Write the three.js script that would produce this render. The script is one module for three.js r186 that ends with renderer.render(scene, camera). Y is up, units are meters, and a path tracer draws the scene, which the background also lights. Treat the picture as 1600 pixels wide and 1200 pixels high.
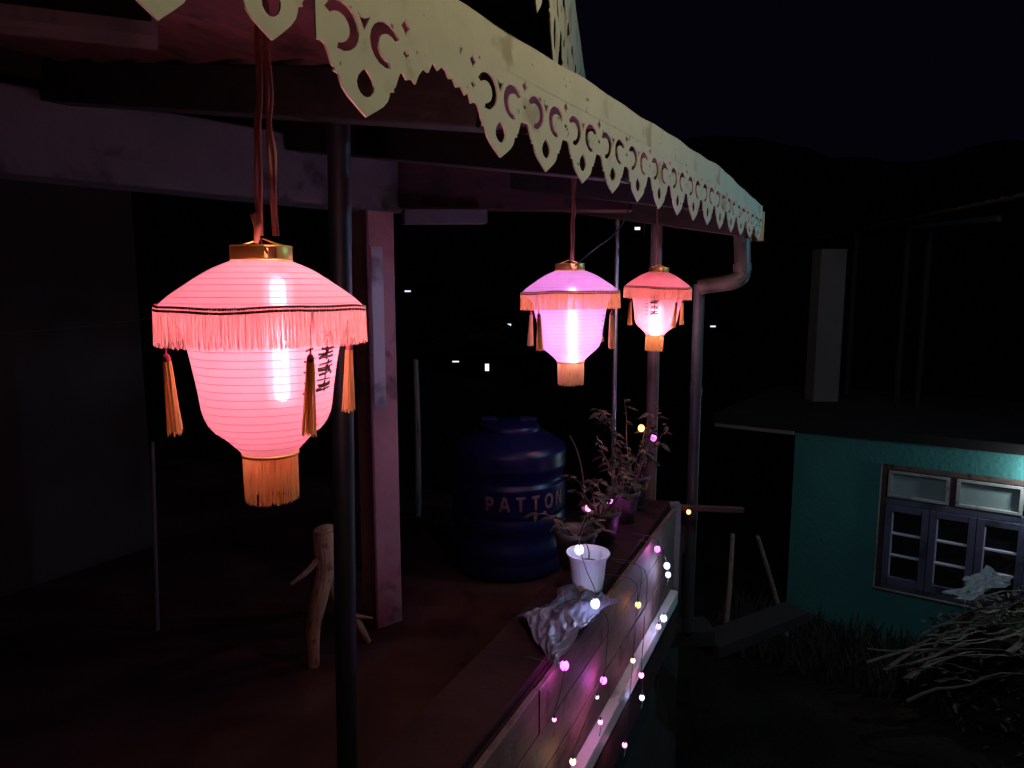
import * as THREE from 'three';
import { mergeGeometries } from 'three/addons/utils/BufferGeometryUtils.js';
import { FontLoader } from 'three/addons/loaders/FontLoader.js';
import { TextGeometry } from 'three/addons/geometries/TextGeometry.js';

// ---------------------------------------------------------------- camera, sky, moon, exposure
const scene = new THREE.Scene();
const FOCAL = 1100, EYE = 1.7, PITCH = Math.atan(145 / FOCAL);
const camera = new THREE.PerspectiveCamera(2 * Math.atan(600 / FOCAL) * 180 / Math.PI, 4 / 3, 0.05, 1200);
camera.position.set(0, EYE, 0);
camera.rotation.x = -PITCH;
const renderer = new THREE.WebGLRenderer({ antialias: true });
renderer.setSize(1024, 768);
renderer.toneMapping = THREE.LinearToneMapping;
renderer.toneMappingExposure = 1;
renderer.shadowMap.enabled = true;

{ // night sky, deep navy, a little paler at the horizon all round
  const w = 64, h = 32, a = new Float32Array(w * h * 4);
  for (let y = 0; y < h; y++) for (let x = 0; x < w; x++) {
    const e = Math.max(0, (y + 0.5) / h * 2 - 1), k = 1 - 0.25 * e, o = (y * w + x) * 4;
    a[o] = 0.0012 * k; a[o + 1] = 0.0009 * k; a[o + 2] = 0.0029 * k; a[o + 3] = 1;
  }
  const t = new THREE.DataTexture(a, w, h, THREE.RGBAFormat, THREE.FloatType);
  t.mapping = THREE.EquirectangularReflectionMapping; t.magFilter = THREE.LinearFilter; t.needsUpdate = true;
  scene.background = t; scene.environment = t;
}
const moon = new THREE.DirectionalLight(new THREE.Color(0.85, 0.9, 1), 0.04);
moon.position.set(-20, 40, 14); moon.castShadow = true; moon.shadow.radius = 1;
Object.assign(moon.shadow.camera, { left: -20, right: 20, top: 20, bottom: -20, near: 1, far: 120 });
scene.add(moon, moon.target);

// ---------------------------------------------------------------- helpers
let seed = 7;
const rnd = () => { seed = (seed + 0x6d2b79f5) | 0; let t = Math.imul(seed ^ (seed >>> 15), 1 | seed); t = (t + Math.imul(t ^ (t >>> 7), 61 | t)) ^ t; return ((t ^ (t >>> 14)) >>> 0) / 4294967296; };
const rr = (a, b) => a + (b - a) * rnd();
const P3 = (x, y, d) => new THREE.Vector3(x, y, -d);             // x right, y up, d metres ahead of the camera
const mix = (a, b, t) => a + (b - a) * t;
function ray(px, py) {
  const cx = (px - 800) / FOCAL, cy = -(py - 600) / FOCAL, s = Math.sin(PITCH), c = Math.cos(PITCH);
  return new THREE.Vector3(cx, cy * c - s, -(c + cy * s));
}
const W = (px, py, d) => { const r = ray(px, py); return r.multiplyScalar(d / -r.z).add(camera.position); };       // a point d metres ahead
const G = (px, py, Y) => { const r = ray(px, py); return r.multiplyScalar((Y - EYE) / r.y).add(camera.position); };   // a point at height Y
const onPlane = (px, py, p, n) => { const r = ray(px, py); return r.multiplyScalar(p.clone().sub(camera.position).dot(n) / r.dot(n)).add(camera.position); };

const taken = {};
const numbered = (name) => { const n = taken[name] = (taken[name] ?? -1) + 1; return n ? `${name}_${String(n).padStart(3, '0')}` : name; };
const tag = (o, label, category, group) => { Object.assign(o.userData, { label, category }); if (group) o.userData.group = group; return o; };
function thing(name, label, category, at = new THREE.Vector3(), group) {
  const g = new THREE.Group(); g.name = numbered(name); g.position.copy(at); scene.add(g);
  return tag(g, label, category, group);
}
// a mesh whose geometry is given in world metres; it is stored relative to its (unturned) parents
function put(name, geo, mat, parent) {
  const m = new THREE.Mesh(geo, mat); m.castShadow = m.receiveShadow = true;
  if (parent) {
    const o = new THREE.Vector3();
    for (let p = parent; p && p !== scene; p = p.parent) o.add(p.position);
    geo.translate(-o.x, -o.y, -o.z); m.name = name; parent.add(m);
  } else { m.name = numbered(name); scene.add(m); }
  return m;
}
function local(name, geo, mat, parent, x = 0, y = 0, z = 0) { // the same, but in the parent's own axes
  const m = new THREE.Mesh(geo, mat); m.castShadow = m.receiveShadow = true; m.name = name; m.position.set(x, y, z); parent.add(m); return m;
}
const struct = (name, geo, mat) => { const m = put(name, geo, mat); m.userData.kind = 'structure'; return m; };
function metric(g) { // uv in metres by the way each face points
  g = g.index ? g.toNonIndexed() : g;
  g.computeVertexNormals();
  const p = g.attributes.position, n = g.attributes.normal, uv = new Float32Array(p.count * 2);
  for (let i = 0; i < p.count; i += 3) {
    const ax = Math.abs(n.getX(i)), ay = Math.abs(n.getY(i)), az = Math.abs(n.getZ(i));
    for (let k = i; k < i + 3; k++) {
      const x = p.getX(k), y = p.getY(k), z = p.getZ(k);
      const [a, b] = ay >= ax && ay >= az ? [x, z] : ax > az ? [z, y] : [x, y];
      uv[2 * k] = a; uv[2 * k + 1] = b;
    }
  }
  g.setAttribute('uv', new THREE.BufferAttribute(uv, 2));
  return g;
}
// a box with chamfered long edges lying along A -> B (the centre of its section), w across and h high; uv in metres with u along it
function bar(A, B, w, h, c = 0.004) {
  const L = A.distanceTo(B), s = new THREE.Shape();
  const a = w / 2, b = h / 2;
  s.moveTo(-a + c, -b); s.lineTo(a - c, -b); s.lineTo(a, -b + c); s.lineTo(a, b - c); s.lineTo(a - c, b); s.lineTo(-a + c, b); s.lineTo(-a, b - c); s.lineTo(-a, -b + c);
  let g = new THREE.ExtrudeGeometry(s, { depth: L, bevelEnabled: false });
  g = metric(g);
  const uv = g.attributes.uv, p = g.attributes.position, n = g.attributes.normal;
  const shift = rnd() * 3;
  for (let i = 0; i < p.count; i++) if (Math.abs(n.getZ(i)) < 0.5) { uv.setXY(i, p.getZ(i) + shift, Math.abs(n.getX(i)) > 0.6 ? p.getY(i) + shift : p.getX(i) + shift); }
  const z = B.clone().sub(A).normalize(), up = Math.abs(z.y) > 0.95 ? new THREE.Vector3(0, 0, 1) : new THREE.Vector3(0, 1, 0);
  const x = up.clone().cross(z).normalize(), y = z.clone().cross(x);
  g.applyMatrix4(new THREE.Matrix4().makeBasis(x, y, z).setPosition(A));
  return g;
}
function tube(points, r, seg = 12, sides = 7) { return new THREE.TubeGeometry(new THREE.CatmullRomCurve3(points), seg, r, sides, false); }
function rod(A, B, r0, r1 = r0, sides = 14) {
  const g = new THREE.CylinderGeometry(r1, r0, A.distanceTo(B), sides, 1);
  g.applyQuaternion(new THREE.Quaternion().setFromUnitVectors(new THREE.Vector3(0, 1, 0), B.clone().sub(A).normalize()));
  return g.translate((A.x + B.x) / 2, (A.y + B.y) / 2, (A.z + B.z) / 2);
}
// a crooked tapering branch
function branch(points, r0, r1, seg = 10, sides = 6) {
  const c = new THREE.CatmullRomCurve3(points), g = new THREE.TubeGeometry(c, seg, 1, sides, false), p = g.attributes.position;
  for (let i = 0; i <= seg; i++) {
    const o = c.getPointAt(i / seg), r = mix(r0, r1, i / seg);
    for (let j = 0; j <= sides; j++) {
      const k = i * (sides + 1) + j;
      p.setXYZ(k, o.x + (p.getX(k) - o.x) * r, o.y + (p.getY(k) - o.y) * r, o.z + (p.getZ(k) - o.z) * r);
    }
  }
  return g;
}

// ---- textures: tileable value noise
const hash = (x, y, s) => { let n = (x * 374761393 + y * 668265263 + s * 974634777) | 0; n = Math.imul(n ^ (n >>> 13), 1274126177); return ((n ^ (n >>> 16)) >>> 0) / 4294967296; };
function vnoise(x, y, per, s) {
  const X = Math.floor(x), Y = Math.floor(y), f = x - X, g = y - Y, u = f * f * (3 - 2 * f), v = g * g * (3 - 2 * g), m = (k) => ((k % per) + per) % per;
  return mix(mix(hash(m(X), m(Y), s), hash(m(X + 1), m(Y), s), u), mix(hash(m(X), m(Y + 1), s), hash(m(X + 1), m(Y + 1), s), u), v);
}
function fbm(u, v, per, s, oct = 5) { let a = 0, k = 0.5, t = 0; for (let i = 0; i < oct; i++) { a += k * vnoise(u * per, v * per, per, s + i); t += k; k *= 0.55; per *= 2; } return a / t; }
function tex(size, f, metres = 1, data = false) {
  const a = new Uint8Array(size * size * 4);
  for (let y = 0; y < size; y++) for (let x = 0; x < size; x++) {
    const c = f((x + 0.5) / size, (y + 0.5) / size), o = (y * size + x) * 4;
    for (let i = 0; i < 3; i++) a[o + i] = Math.max(0, Math.min(255, (c.length ? c[i] : c) * 255));
    a[o + 3] = 255;
  }
  const t = new THREE.DataTexture(a, size, size); t.wrapS = t.wrapT = THREE.RepeatWrapping; t.magFilter = THREE.LinearFilter; t.minFilter = THREE.LinearMipmapLinearFilter;
  if (!data) t.colorSpace = THREE.SRGBColorSpace;
  t.repeat.set(1 / metres, 1 / metres); t.needsUpdate = true; return t;
}
const clampd = (x) => Math.max(0, Math.min(1, x));
const step = (a, b, x) => { x = clampd((x - a) / (b - a)); return x * x * (3 - 2 * x); };
const plasterTex = tex(512, (u, v) => { const n = 0.72 + 0.28 * fbm(u, v, 4, 1, 6) - 0.35 * step(0.58, 0.7, fbm(u, v, 6, 21)) * fbm(u, v, 32, 5, 3); return [n, n * 0.985, n * 0.96]; }, 1.2);
const softTex = tex(256, (u, v) => 0.86 + 0.14 * fbm(u, v, 4, 17, 5), 1.7);
const grainTex = tex(512, (u, v) => { const w = fbm(u, v, 4, 3) * 0.08, n = 0.6 + 0.4 * fbm(u * 0.25 + w, v + w, 32, 9, 4) - 0.25 * step(0.6, 0.75, fbm(u, v, 8, 31)); return [n, n * 0.95, n * 0.9]; }, 0.7);
const dirtTex = tex(512, (u, v) => { const n = 0.45 + 0.55 * fbm(u, v, 6, 13, 6); return [n, n * 0.95, n * 0.88]; }, 2.5);
const paintTex = tex(512, (u, v) => { // cream paint with rust specks and grime blotches
  const g = step(0.6, 0.78, fbm(u, v, 8, 41)), s = step(0.8, 0.86, fbm(u, v, 40, 51, 3)), n = 0.92 + 0.08 * fbm(u, v, 16, 61);
  return [n * (1 - 0.16 * g) * (1 - 0.45 * s), n * (1 - 0.2 * g) * (1 - 0.55 * s), n * (1 - 0.28 * g) * (1 - 0.6 * s)];
}, 0.9);
const bumpTex = tex(512, (u, v) => fbm(u, v, 16, 71, 5), 0.6, true);
const fibreTex = tex(256, (u, v) => 0.55 + 0.45 * fbm(u * 4, v * 0.25, 16, 81, 4), 0.05);

const lin = (r, g, b) => new THREE.Color().setRGB(r, g, b);
const std = (c, rough = 0.8, more = {}) => new THREE.MeshStandardMaterial({ color: c, roughness: rough, side: THREE.DoubleSide, ...more });
const phys = (c, rough, more) => new THREE.MeshPhysicalMaterial({ color: c, roughness: rough, side: THREE.DoubleSide, ...more });
const M = {
  cream: std(lin(0.63, 0.54, 0.39), 0.62, { map: paintTex, bumpMap: bumpTex, bumpScale: 0.0012 }),
  roof: std(lin(0.12, 0.075, 0.05), 0.75, { map: dirtTex }),
  ceiling: std(lin(0.2, 0.085, 0.1), 0.8, { map: grainTex, bumpMap: grainTex, bumpScale: 0.002 }),
  darkWood: std(lin(0.025, 0.017, 0.017), 0.75, { map: grainTex, bumpMap: grainTex, bumpScale: 0.003 }),
  maroonWood: std(lin(0.09, 0.03, 0.04), 0.7, { map: grainTex, bumpMap: grainTex, bumpScale: 0.002 }),
  plankWood: std(lin(0.16, 0.1, 0.085), 0.75, { map: grainTex, bumpMap: grainTex, bumpScale: 0.003 }),
  concrete: std(lin(0.17, 0.17, 0.19), 0.9, { map: plasterTex, bumpMap: bumpTex, bumpScale: 0.004 }),
  pillar: std(lin(0.55, 0.27, 0.29), 0.85, { map: plasterTex, bumpMap: bumpTex, bumpScale: 0.003 }),
  whitewash: std(lin(0.62, 0.6, 0.64), 0.85, { map: plasterTex }),
  whitePaint: std(lin(0.72, 0.71, 0.72), 0.55, { map: plasterTex, bumpMap: bumpTex, bumpScale: 0.002 }),
  floor: phys(lin(0.08, 0.034, 0.038), 0.85, { specularIntensity: 0.35, map: dirtTex, bumpMap: bumpTex, bumpScale: 0.003 }),
  ledge: phys(lin(0.045, 0.02, 0.024), 0.95, { specularIntensity: 0.2, map: dirtTex, bumpMap: bumpTex, bumpScale: 0.004 }),
  ground: phys(lin(0.035, 0.029, 0.025), 1, { specularIntensity: 0.2, map: dirtTex, bumpMap: bumpTex, bumpScale: 0.02 }),
  hill: std(lin(0.03, 0.04, 0.025), 1, { map: dirtTex }),
  steelDark: std(lin(0.008, 0.009, 0.012), 0.5),
  steel: std(lin(0.5, 0.52, 0.55), 0.3, { metalness: 0.9 }),
  pinkPost: std(lin(0.075, 0.052, 0.056), 0.5, { map: paintTex }),
  pvc: std(lin(0.085, 0.066, 0.058), 0.45, { map: paintTex }),
  greyPipe: std(lin(0.028, 0.031, 0.038), 0.5, { map: paintTex }),
  tank: std(lin(0.005, 0.006, 0.045), 0.35),
  tankInk: std(lin(0.27, 0.18, 0.19), 0.6, { map: plasterTex }),
  brass: std(lin(0.78, 0.56, 0.13), 0.38, { metalness: 0.6 }),
  cord: std(lin(0.4, 0.17, 0.12), 0.95),
  wire: std(lin(0.05, 0.06, 0.05), 0.6),
  cable: std(lin(0.03, 0.03, 0.032), 0.5),
  rib: phys(lin(0.5, 0.16, 0.2), 0.9, { transmission: 0.35, thickness: 0 }),
  braid: std(lin(0.2, 0.02, 0.03), 0.8),
  root: std(lin(0.58, 0.42, 0.24), 0.8, { map: grainTex, bumpMap: grainTex, bumpScale: 0.004 }),
  pot: std(lin(0.74, 0.73, 0.78), 0.4),
  soil: std(lin(0.03, 0.022, 0.016), 1),
  darkPot: std(lin(0.05, 0.035, 0.035), 0.5),
  stem: std(lin(0.08, 0.05, 0.035), 0.8),
  shadedConcrete: std(lin(0.022, 0.018, 0.018), 1, { map: dirtTex }),  // near-black concrete: the darkness over slab and ledge is put into the colour
  teal: std(lin(0.038, 0.19, 0.18), 0.8, { map: softTex, bumpMap: bumpTex, bumpScale: 0.003 }),
  slab: std(lin(0.22, 0.17, 0.16), 0.9, { map: softTex }),
  houseDark: std(lin(0.055, 0.045, 0.045), 0.9, { map: dirtTex }),
  violet: std(lin(0.11, 0.105, 0.19), 0.5, { map: plasterTex }),
  paleFrame: std(lin(0.42, 0.43, 0.44), 0.6, { map: plasterTex }),
  muntin: std(lin(0.45, 0.43, 0.55), 0.55),
  frosted: std(lin(0.22, 0.27, 0.27), 0.3),
  darkGlass: phys(lin(0.012, 0.012, 0.014), 0.12, { clearcoat: 0.5 }),
  bark: std(lin(0.26, 0.24, 0.21), 0.9, { map: grainTex }),
  stick: std(lin(0.3, 0.27, 0.24), 0.85, { map: grainTex }),
  twig: std(lin(0.1, 0.085, 0.065), 0.95),
};

// ================================================================ porch frame (u along the parapet, n inward)
const RY = 0.6;                                                     // top of the parapet
const RA = G(860, 1050, RY), RB = G(1056, 790, RY);
const u = RB.clone().sub(RA).normalize(), nIn = new THREE.Vector3(u.z, 0, -u.x);   // nIn points left, into the porch
if (nIn.x > 0) nIn.negate();
const at = (s, q, Y) => RB.clone().addScaledVector(u, s).addScaledVector(nIn, q).setY(Y);    // s metres past the far end, q inward
const R0 = -3.6;                                                    // the near end, under the camera

// ground, hill
const GROUND = -2.2;
function hillY(x, d) {
  const k = step(30, 210, d), h = GROUND - 4 * step(14, 40, d) + 44 * k * k;
  return h + (vnoise(x * 0.03 + 50, d * 0.03 + 50, 999, 5) - 0.5) * 14 * step(25, 90, d) + (vnoise(x * 0.11 + 90, d * 0.11 + 90, 999, 6) - 0.5) * 3 * step(20, 60, d);
}
{
  const g = new THREE.PlaneGeometry(700, 640, 140, 128); g.rotateX(-Math.PI / 2); g.translate(0, 0, -200);
  const p = g.attributes.position; for (let i = 0; i < p.count; i++) p.setY(i, hillY(p.getX(i), -p.getZ(i)));
  struct('ground', metric(g), M.ground);
}

// floor slab of the porch and the plinth under it
{
  const g = new THREE.Shape(), c = [[R0, 0.0], [0.08, 0.0], [0.08, 0.2], [1.5, 0.2], [1.5, 5.4], [R0, 5.4]].map(([s, q]) => at(s, q, 0));
  c.forEach((v, i) => (i ? g.lineTo(v.x, -v.z) : g.moveTo(v.x, -v.z)));
  const e = new THREE.ExtrudeGeometry(g, { depth: 0.16, bevelEnabled: false }); e.rotateX(-Math.PI / 2);
  // the shape's y is the depth ahead: after the turn it lies along -z
  e.translate(0, -0.16, 0);
  struct('porch_floor', metric(e), M.floor);
  const f = mergeGeometries([bar(at(R0, 0.32, -1.18), at(1.4, 0.32, -1.18), 0.2, 2.04), bar(at(1.3, 0.45, -1.18), at(1.3, 5.2, -1.18), 0.2, 2.04)]);
  tag(put('plinth_wall', f, M.houseDark), 'dark masonry plinth carrying the porch floor below the parapet', 'wall');
}

// parapet: core wall, cladding boards, white edge strip, end post
{
  const t = thing('parapet', 'low porch parapet clad in brown boards with a white bottom strip', 'parapet', at(R0 / 2, 0.1, 0));
  put('core', bar(at(R0, 0.125, 0.296), at(0, 0.125, 0.296), 0.2, 0.588), M.ledge, t);
  const hs = [0.142, 0.139, 0.141]; let y = 0.166;
  for (const h of hs) {
    let s = R0;
    while (s < -0.02) {
      const e = Math.min(-0.002, s + rr(1.3, 1.9)), o = rr(-0.002, 0.003);
      put('board', bar(at(s, 0.012 - o, y + h / 2), at(e - 0.003, 0.012 - o, y + h / 2 + rr(-0.001, 0.001)), 0.02, h - 0.006, 0.003), M.plankWood, t);
      s = e;
    }
    y += h;
  }
  put('edge_strip', bar(at(R0, -0.012, 0.128), at(-0.05, -0.012, 0.128), 0.045, 0.07, 0.006), M.whitePaint, t);
  put('coping', bar(at(R0, 0.13, 0.604), at(0, 0.13, 0.604), 0.2, 0.024, 0.005), M.ledge, t);
  put('end_post', bar(at(0.035, 0.02, 0.13), at(0.035, 0.02, 0.6), 0.07, 0.07, 0.006), M.concrete, t);
}

// ================================================================ eave fascia with its cut-out lace
const F0 = W(570, 170, 1.175).setY(0), F1 = W(1190, 352, 3.98).setY(0);
const uf = F1.clone().sub(F0).normalize(), nf = new THREE.Vector3(uf.z, 0, -uf.x); if (nf.x > 0) nf.negate();
const TIP = EYE + 0.276, FH = 0.26, PER = 0.209, FEND = F0.distanceTo(F1), FSTART = -PER * 4.5;
const fAt = (s, q, Y) => F0.clone().addScaledVector(uf, s).addScaledVector(nf, q).setY(Y);
function lace(n0, n1, per, H, broken, cut = 1e9) {
  const bottom = [], holes = [];
  const half = [[-0.5, 0.345], [-0.455, 0.35], [-0.415, 0.335], [-0.385, 0.29], [-0.36, 0.245], [-0.33, 0.225], [-0.34, 0.207], [-0.288, 0.2], [-0.277, 0.17], [-0.255, 0.135], [-0.2, 0.095], [-0.13, 0.06], [-0.06, 0.028], [-0.02, 0.01]];
  const ragged = [[-0.5, 0.315], [-0.43, 0.33], [-0.38, 0.31], [-0.34, 0.37], [-0.27, 0.43], [-0.2, 0.42], [-0.13, 0.5], [-0.06, 0.46], [0.0, 0.5], [0.06, 0.485], [0.11, 0.44], [0.17, 0.45], [0.22, 0.4], [0.3, 0.42], [0.36, 0.37], [0.42, 0.4], [0.46, 0.33]];
  const hole = (pts) => { const h = new THREE.Path(); pts.forEach(([x, y], i) => (i ? h.lineTo(x, y) : h.moveTo(x, y))); h.closePath(); holes.push(h); };
  for (let i = n0; i <= n1; i++) {
    const c = i * per;
    const j = () => rr(-0.006, 0.006);
    if (i === broken) ragged.forEach(([a, b]) => bottom.push([c + a * per, b * H]));
    else { half.forEach(([a, b]) => bottom.push([c + a * per, b * H])); bottom.push([c, j() * H * 0.5]); half.slice(1).reverse().forEach(([a, b]) => bottom.push([c - a * per, b * H])); }
    const dia = (x, y, a, b) => hole([[x - a * per, y * H], [x - a * 0.3 * per, (y - b * 0.55) * H], [x, (y - b) * H], [x + a * 0.3 * per, (y - b * 0.55) * H], [x + a * per, y * H], [x + a * 0.3 * per, (y + b * 0.55) * H], [x, (y + b) * H], [x - a * 0.3 * per, (y + b * 0.55) * H]]);
    if (i < n1) { dia(c + per / 2, 0.645, 0.055, 0.055); dia(c + per / 2, 0.475, 0.04, 0.032); }
    if (i === broken) continue;
    for (const sgn of [-1, 1]) { // crescents
      const x0 = c + sgn * 0.25 * per, y0 = 0.475 * H, pts = [], R = 0.19 * per;
      for (let k = 0; k <= 12; k++) { const a = mix(150, -105, k / 12) * Math.PI / 180, r = R; pts.push([x0 - sgn * Math.cos(a) * r, y0 + Math.sin(a) * r * 0.9]); }
      for (let k = 12; k >= 0; k--) { const a = mix(150, -105, k / 12) * Math.PI / 180, r = R - 0.105 * per * Math.sin(Math.PI * mix(0.2, 0.84, k / 12)); pts.push([x0 - sgn * (Math.cos(a) * r), y0 + Math.sin(a) * r * 0.9]); }
      hole(sgn > 0 ? pts : pts.reverse());
    }
    hole([[c - 0.07 * per, 0.6 * H], [c, 0.505 * H], [c + 0.07 * per, 0.6 * H], [c + 0.02 * per, 0.58 * H], [c - 0.02 * per, 0.58 * H]]);
    const t = []; for (let k = 0; k < 14; k++) { const a = k / 14 * 2 * Math.PI, sh = Math.sin(a) > 0 ? 1 : 0.85; t.push([c + Math.cos(a) * 0.1 * per * (1 - 0.6 * Math.max(0, Math.sin(a)) ** 2), 0.195 * H + Math.sin(a) * 0.09 * H * sh]); }
    hole(t);
  }
  const x1 = Math.min(bottom[bottom.length - 1][0], cut), x0 = bottom[0][0], s = new THREE.Shape();
  bottom.filter(([x]) => x <= cut).forEach(([x, y], i) => (i ? s.lineTo(x, y) : s.moveTo(x, y)));
  const N = Math.ceil((x1 - x0) / 0.05);
  for (let k = 0; k <= N; k++) { const x = mix(x1, x0, k / N); s.lineTo(x, H + 0.0025 * Math.sin(x * 9) + 0.002 * Math.sin(x * 23 + 1)); }
  s.closePath(); s.holes = holes.filter((h) => h.getPoints().every((p) => p.x < x1 - 0.006));
  return new THREE.ExtrudeGeometry(s, { depth: 0.0035, bevelEnabled: false, curveSegments: 4 });
}
const sag = (s, k) => -0.075 * step(2.1, 3.35, s) * k;                 // the far end hangs lower at its top
{
  const t = thing('fascia_board', 'long cream scalloped fascia board with cut-out lace along the porch eave', 'fascia', fAt(1.2, 0, TIP));
  for (const [n0, n1, cut, per, near] of [[-5, 0, 1e9, 0.17, true], [0, 15, FEND, PER, false]]) { // the near board sits a little higher than the long one
    const g = metric(lace(n0, n1, per, FH, near ? 99 : 1, cut)), p = g.attributes.position;
    for (let i = 0; i < p.count; i++) {
      const s = p.getX(i) - (near ? 0.1815 : 0), up = near ? 0.066 + (s + 0.1815) * 0.15 : 0, y = p.getY(i), v = fAt(s, -p.getZ(i) + (near ? 0.005 : 0), TIP + up + y + sag(s, y / FH) + 0.004 * Math.sin(s * 2.1));
      p.setXYZ(i, v.x, v.y, v.z);
    }
    g.computeVertexNormals();
    put('lace_board', g, M.cream, t);
  }
  const y0 = TIP + FH;
  const pts = []; for (let k = 0; k <= 14; k++) { const s = mix(FSTART, FEND, k / 14); pts.push(fAt(s, 0.02, y0 - 0.02 + sag(s, 1) + 0.004 * Math.sin(s * 2.1))); }
  const segs = []; for (let k = 0; k < 14; k++) segs.push(bar(pts[k], pts[k + 1], 0.035, 0.05));
  put('backing_batten', mergeGeometries(segs), M.darkWood, t);
  put('end_cap', bar(fAt(FEND + 0.006, -0.012, y0 - 0.09 - 0.09), fAt(FEND + 0.006, 0.09, y0 - 0.18), 0.012, 0.16), M.cream, t);
}

// porch roof: boarding seen from below, rafters, purlins, tin sheet on top
const roofY = (q) => TIP + FH - 0.07 + q * 0.16;
{
  const t = thing('porch_roof', 'dark porch roof with boarded underside and heavy joists', 'roof', fAt(1.2, 1.5, roofY(1.5)));
  const S0 = -1.6, S1 = FEND - 0.02;
  for (let k = 0; k < 17; k++) { // boards running along the eave
    const q = 0.09 + k * 0.215;
    put('ceiling_board', bar(fAt(S0, q + 0.1, roofY(q + 0.1) + 0.02 + sag(S0, 1) * 0 + rr(-0.002, 0.002)), fAt(2.3, q + 0.1, roofY(q + 0.1) + 0.02), 0.208, 0.018, 0.002), M.ceiling, t);
    put('ceiling_board', bar(fAt(2.304, q + 0.1, roofY(q + 0.1) + 0.02), fAt(S1, q + 0.1, roofY(q + 0.1) + 0.02 - 0.07), 0.208, 0.018, 0.002), M.ceiling, t);
  }
  for (const q of [1.75]) put('purlin', bar(fAt(S0, q, roofY(q) - 0.03), fAt(2.3, q, roofY(q) - 0.03), 0.06, 0.07), M.darkWood, t);
  for (const s of [-0.5, 0.45, 1.3, 2.2, 3.0]) put('rafter', bar(fAt(s, 0.045, roofY(0.03) - 0.065 + sag(s, 1)), fAt(s, 3.5, roofY(3.5) - 0.065), 0.08, 0.12), M.darkWood, t);
  const tin = new THREE.PlaneGeometry(S1 - S0, 3.6, 400, 4), p = tin.attributes.position;
  for (let i = 0; i < p.count; i++) { const s = p.getX(i) + (S0 + S1) / 2, q = p.getY(i) + 1.85, v = fAt(s, q, roofY(q) + 0.055 + 0.009 * Math.sin(s * 82) + sag(s, 1) * (1 - q / 3.6)); p.setXYZ(i, v.x, v.y, v.z); }
  tin.computeVertexNormals(); put('tin_sheet', tin, M.roof, t);
}

// upper storey behind the eave, its own lace board and soffit
{
  const k = 2.6, UH = 0.255 * k, A = W(915, 130, 1.9 * k), dir = P3(0.144, 0, 1).normalize(), Bn = A.clone().addScaledVector(dir, -3.1);
  const t = thing('upper_eave', 'cream lace board of the upper eave rising above the long fascia', 'fascia', A.clone());
  const g = metric(lace(-5, 0, 0.55, UH, 99)), p = g.attributes.position, side = new THREE.Vector3(-dir.z, 0, dir.x);
  for (let i = 0; i < p.count; i++) { const v = A.clone().addScaledVector(dir, p.getX(i) - 0.275).addScaledVector(side, p.getZ(i)); v.y = A.y - UH + p.getY(i); p.setXYZ(i, v.x, v.y, v.z); }
  g.computeVertexNormals(); put('lace_board', g, M.cream, t);
  const s = side.x < 0 ? side : side.clone().negate();
  for (let j = 0; j < 6; j++) put('soffit_board', bar(Bn.clone().addScaledVector(s, 0.1 + j * 0.2).setY(A.y - 0.03), A.clone().addScaledVector(s, 0.1 + j * 0.2).setY(A.y - 0.03), 0.194, 0.02), M.roof, t);
  for (const e of [0.1, 1.1, 2.1]) { const q = A.clone().addScaledVector(dir, -e).addScaledVector(s, 0.95); put('prop', bar(q.clone().setY(2.6), q.clone().setY(A.y - 0.041), 0.06, 0.06), M.roof, t); }
}

// pillar, beams and post
const PIL = G(598, 968, 0);
{
  const t = thing('porch_pillar', 'square pale plastered pillar standing behind the dark pole', 'pillar', PIL.clone());
  const topY = W(590, 322, -PIL.z).y;
  put('shaft', bar(PIL, PIL.clone().setY(topY), 0.15, 0.15, 0.008).translate(0, 0, 0), M.pillar, t);
  // a paler strip of old whitewash on the face toward the camera
  const sh = new THREE.Shape(), y0 = W(600, 640, -PIL.z - 0.08).y, y1 = W(600, 385, -PIL.z - 0.08).y, w = 0.032;
  sh.moveTo(-w, y1); sh.lineTo(-w, y0 + 0.03); sh.quadraticCurveTo(-w, y0, 0, y0); sh.quadraticCurveTo(w, y0, w, y0 + 0.03); sh.lineTo(w, y1);
  const e = metric(new THREE.ExtrudeGeometry(sh, { depth: 0.004, bevelEnabled: false, curveSegments: 6 })); e.translate(PIL.x - 0.028, 0, PIL.z + 0.0755);
  put('whitewash_strip', e, M.whitewash, t);
  t.rotation.y = 0.72;
}
{
  const B0 = W(-260, 190, 2.1), B1 = W(585, 272, -PIL.z);
  B0.y = B1.y = (W(510, 222, 3.2).y + W(510, 318, 3.2).y) / 2;
  const dir = B1.clone().sub(B0).normalize();
  tag(put('concrete_beam', bar(B0.addScaledVector(dir, -0.6), B1.clone().addScaledVector(dir, 0.1), 0.18, 0.28, 0.008), M.concrete), 'grey concrete beam running over the pale pillar to the left', 'beam');
  const C0 = W(566, 278, -PIL.z + 0.02), C1 = W(985, 270, 3.66);
  C0.y = C1.y = W(700, 324, 3.45).y + 0.16;
  tag(put('cross_beam', bar(C0, C1, 0.1, 0.32, 0.006), M.maroonWood), 'wide dark maroon beam crossing from the pillar toward the eave', 'beam');
  tag(put('beam_bracket', bar(W(630, 339, 3.3), W(758, 339, 3.42), 0.08, 0.065), M.concrete), 'short grey timber block under the maroon beam beside pillar', 'block');
  const J = W(240, 14, 1.15), dj = W(-300, -20, 1.0);
  tag(put('log_joist', bar(J, dj.setY(J.y), 0.1, 0.1, 0.015), M.darkWood), 'thick dark joist end at the upper left under the ceiling', 'joist');
}
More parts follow.
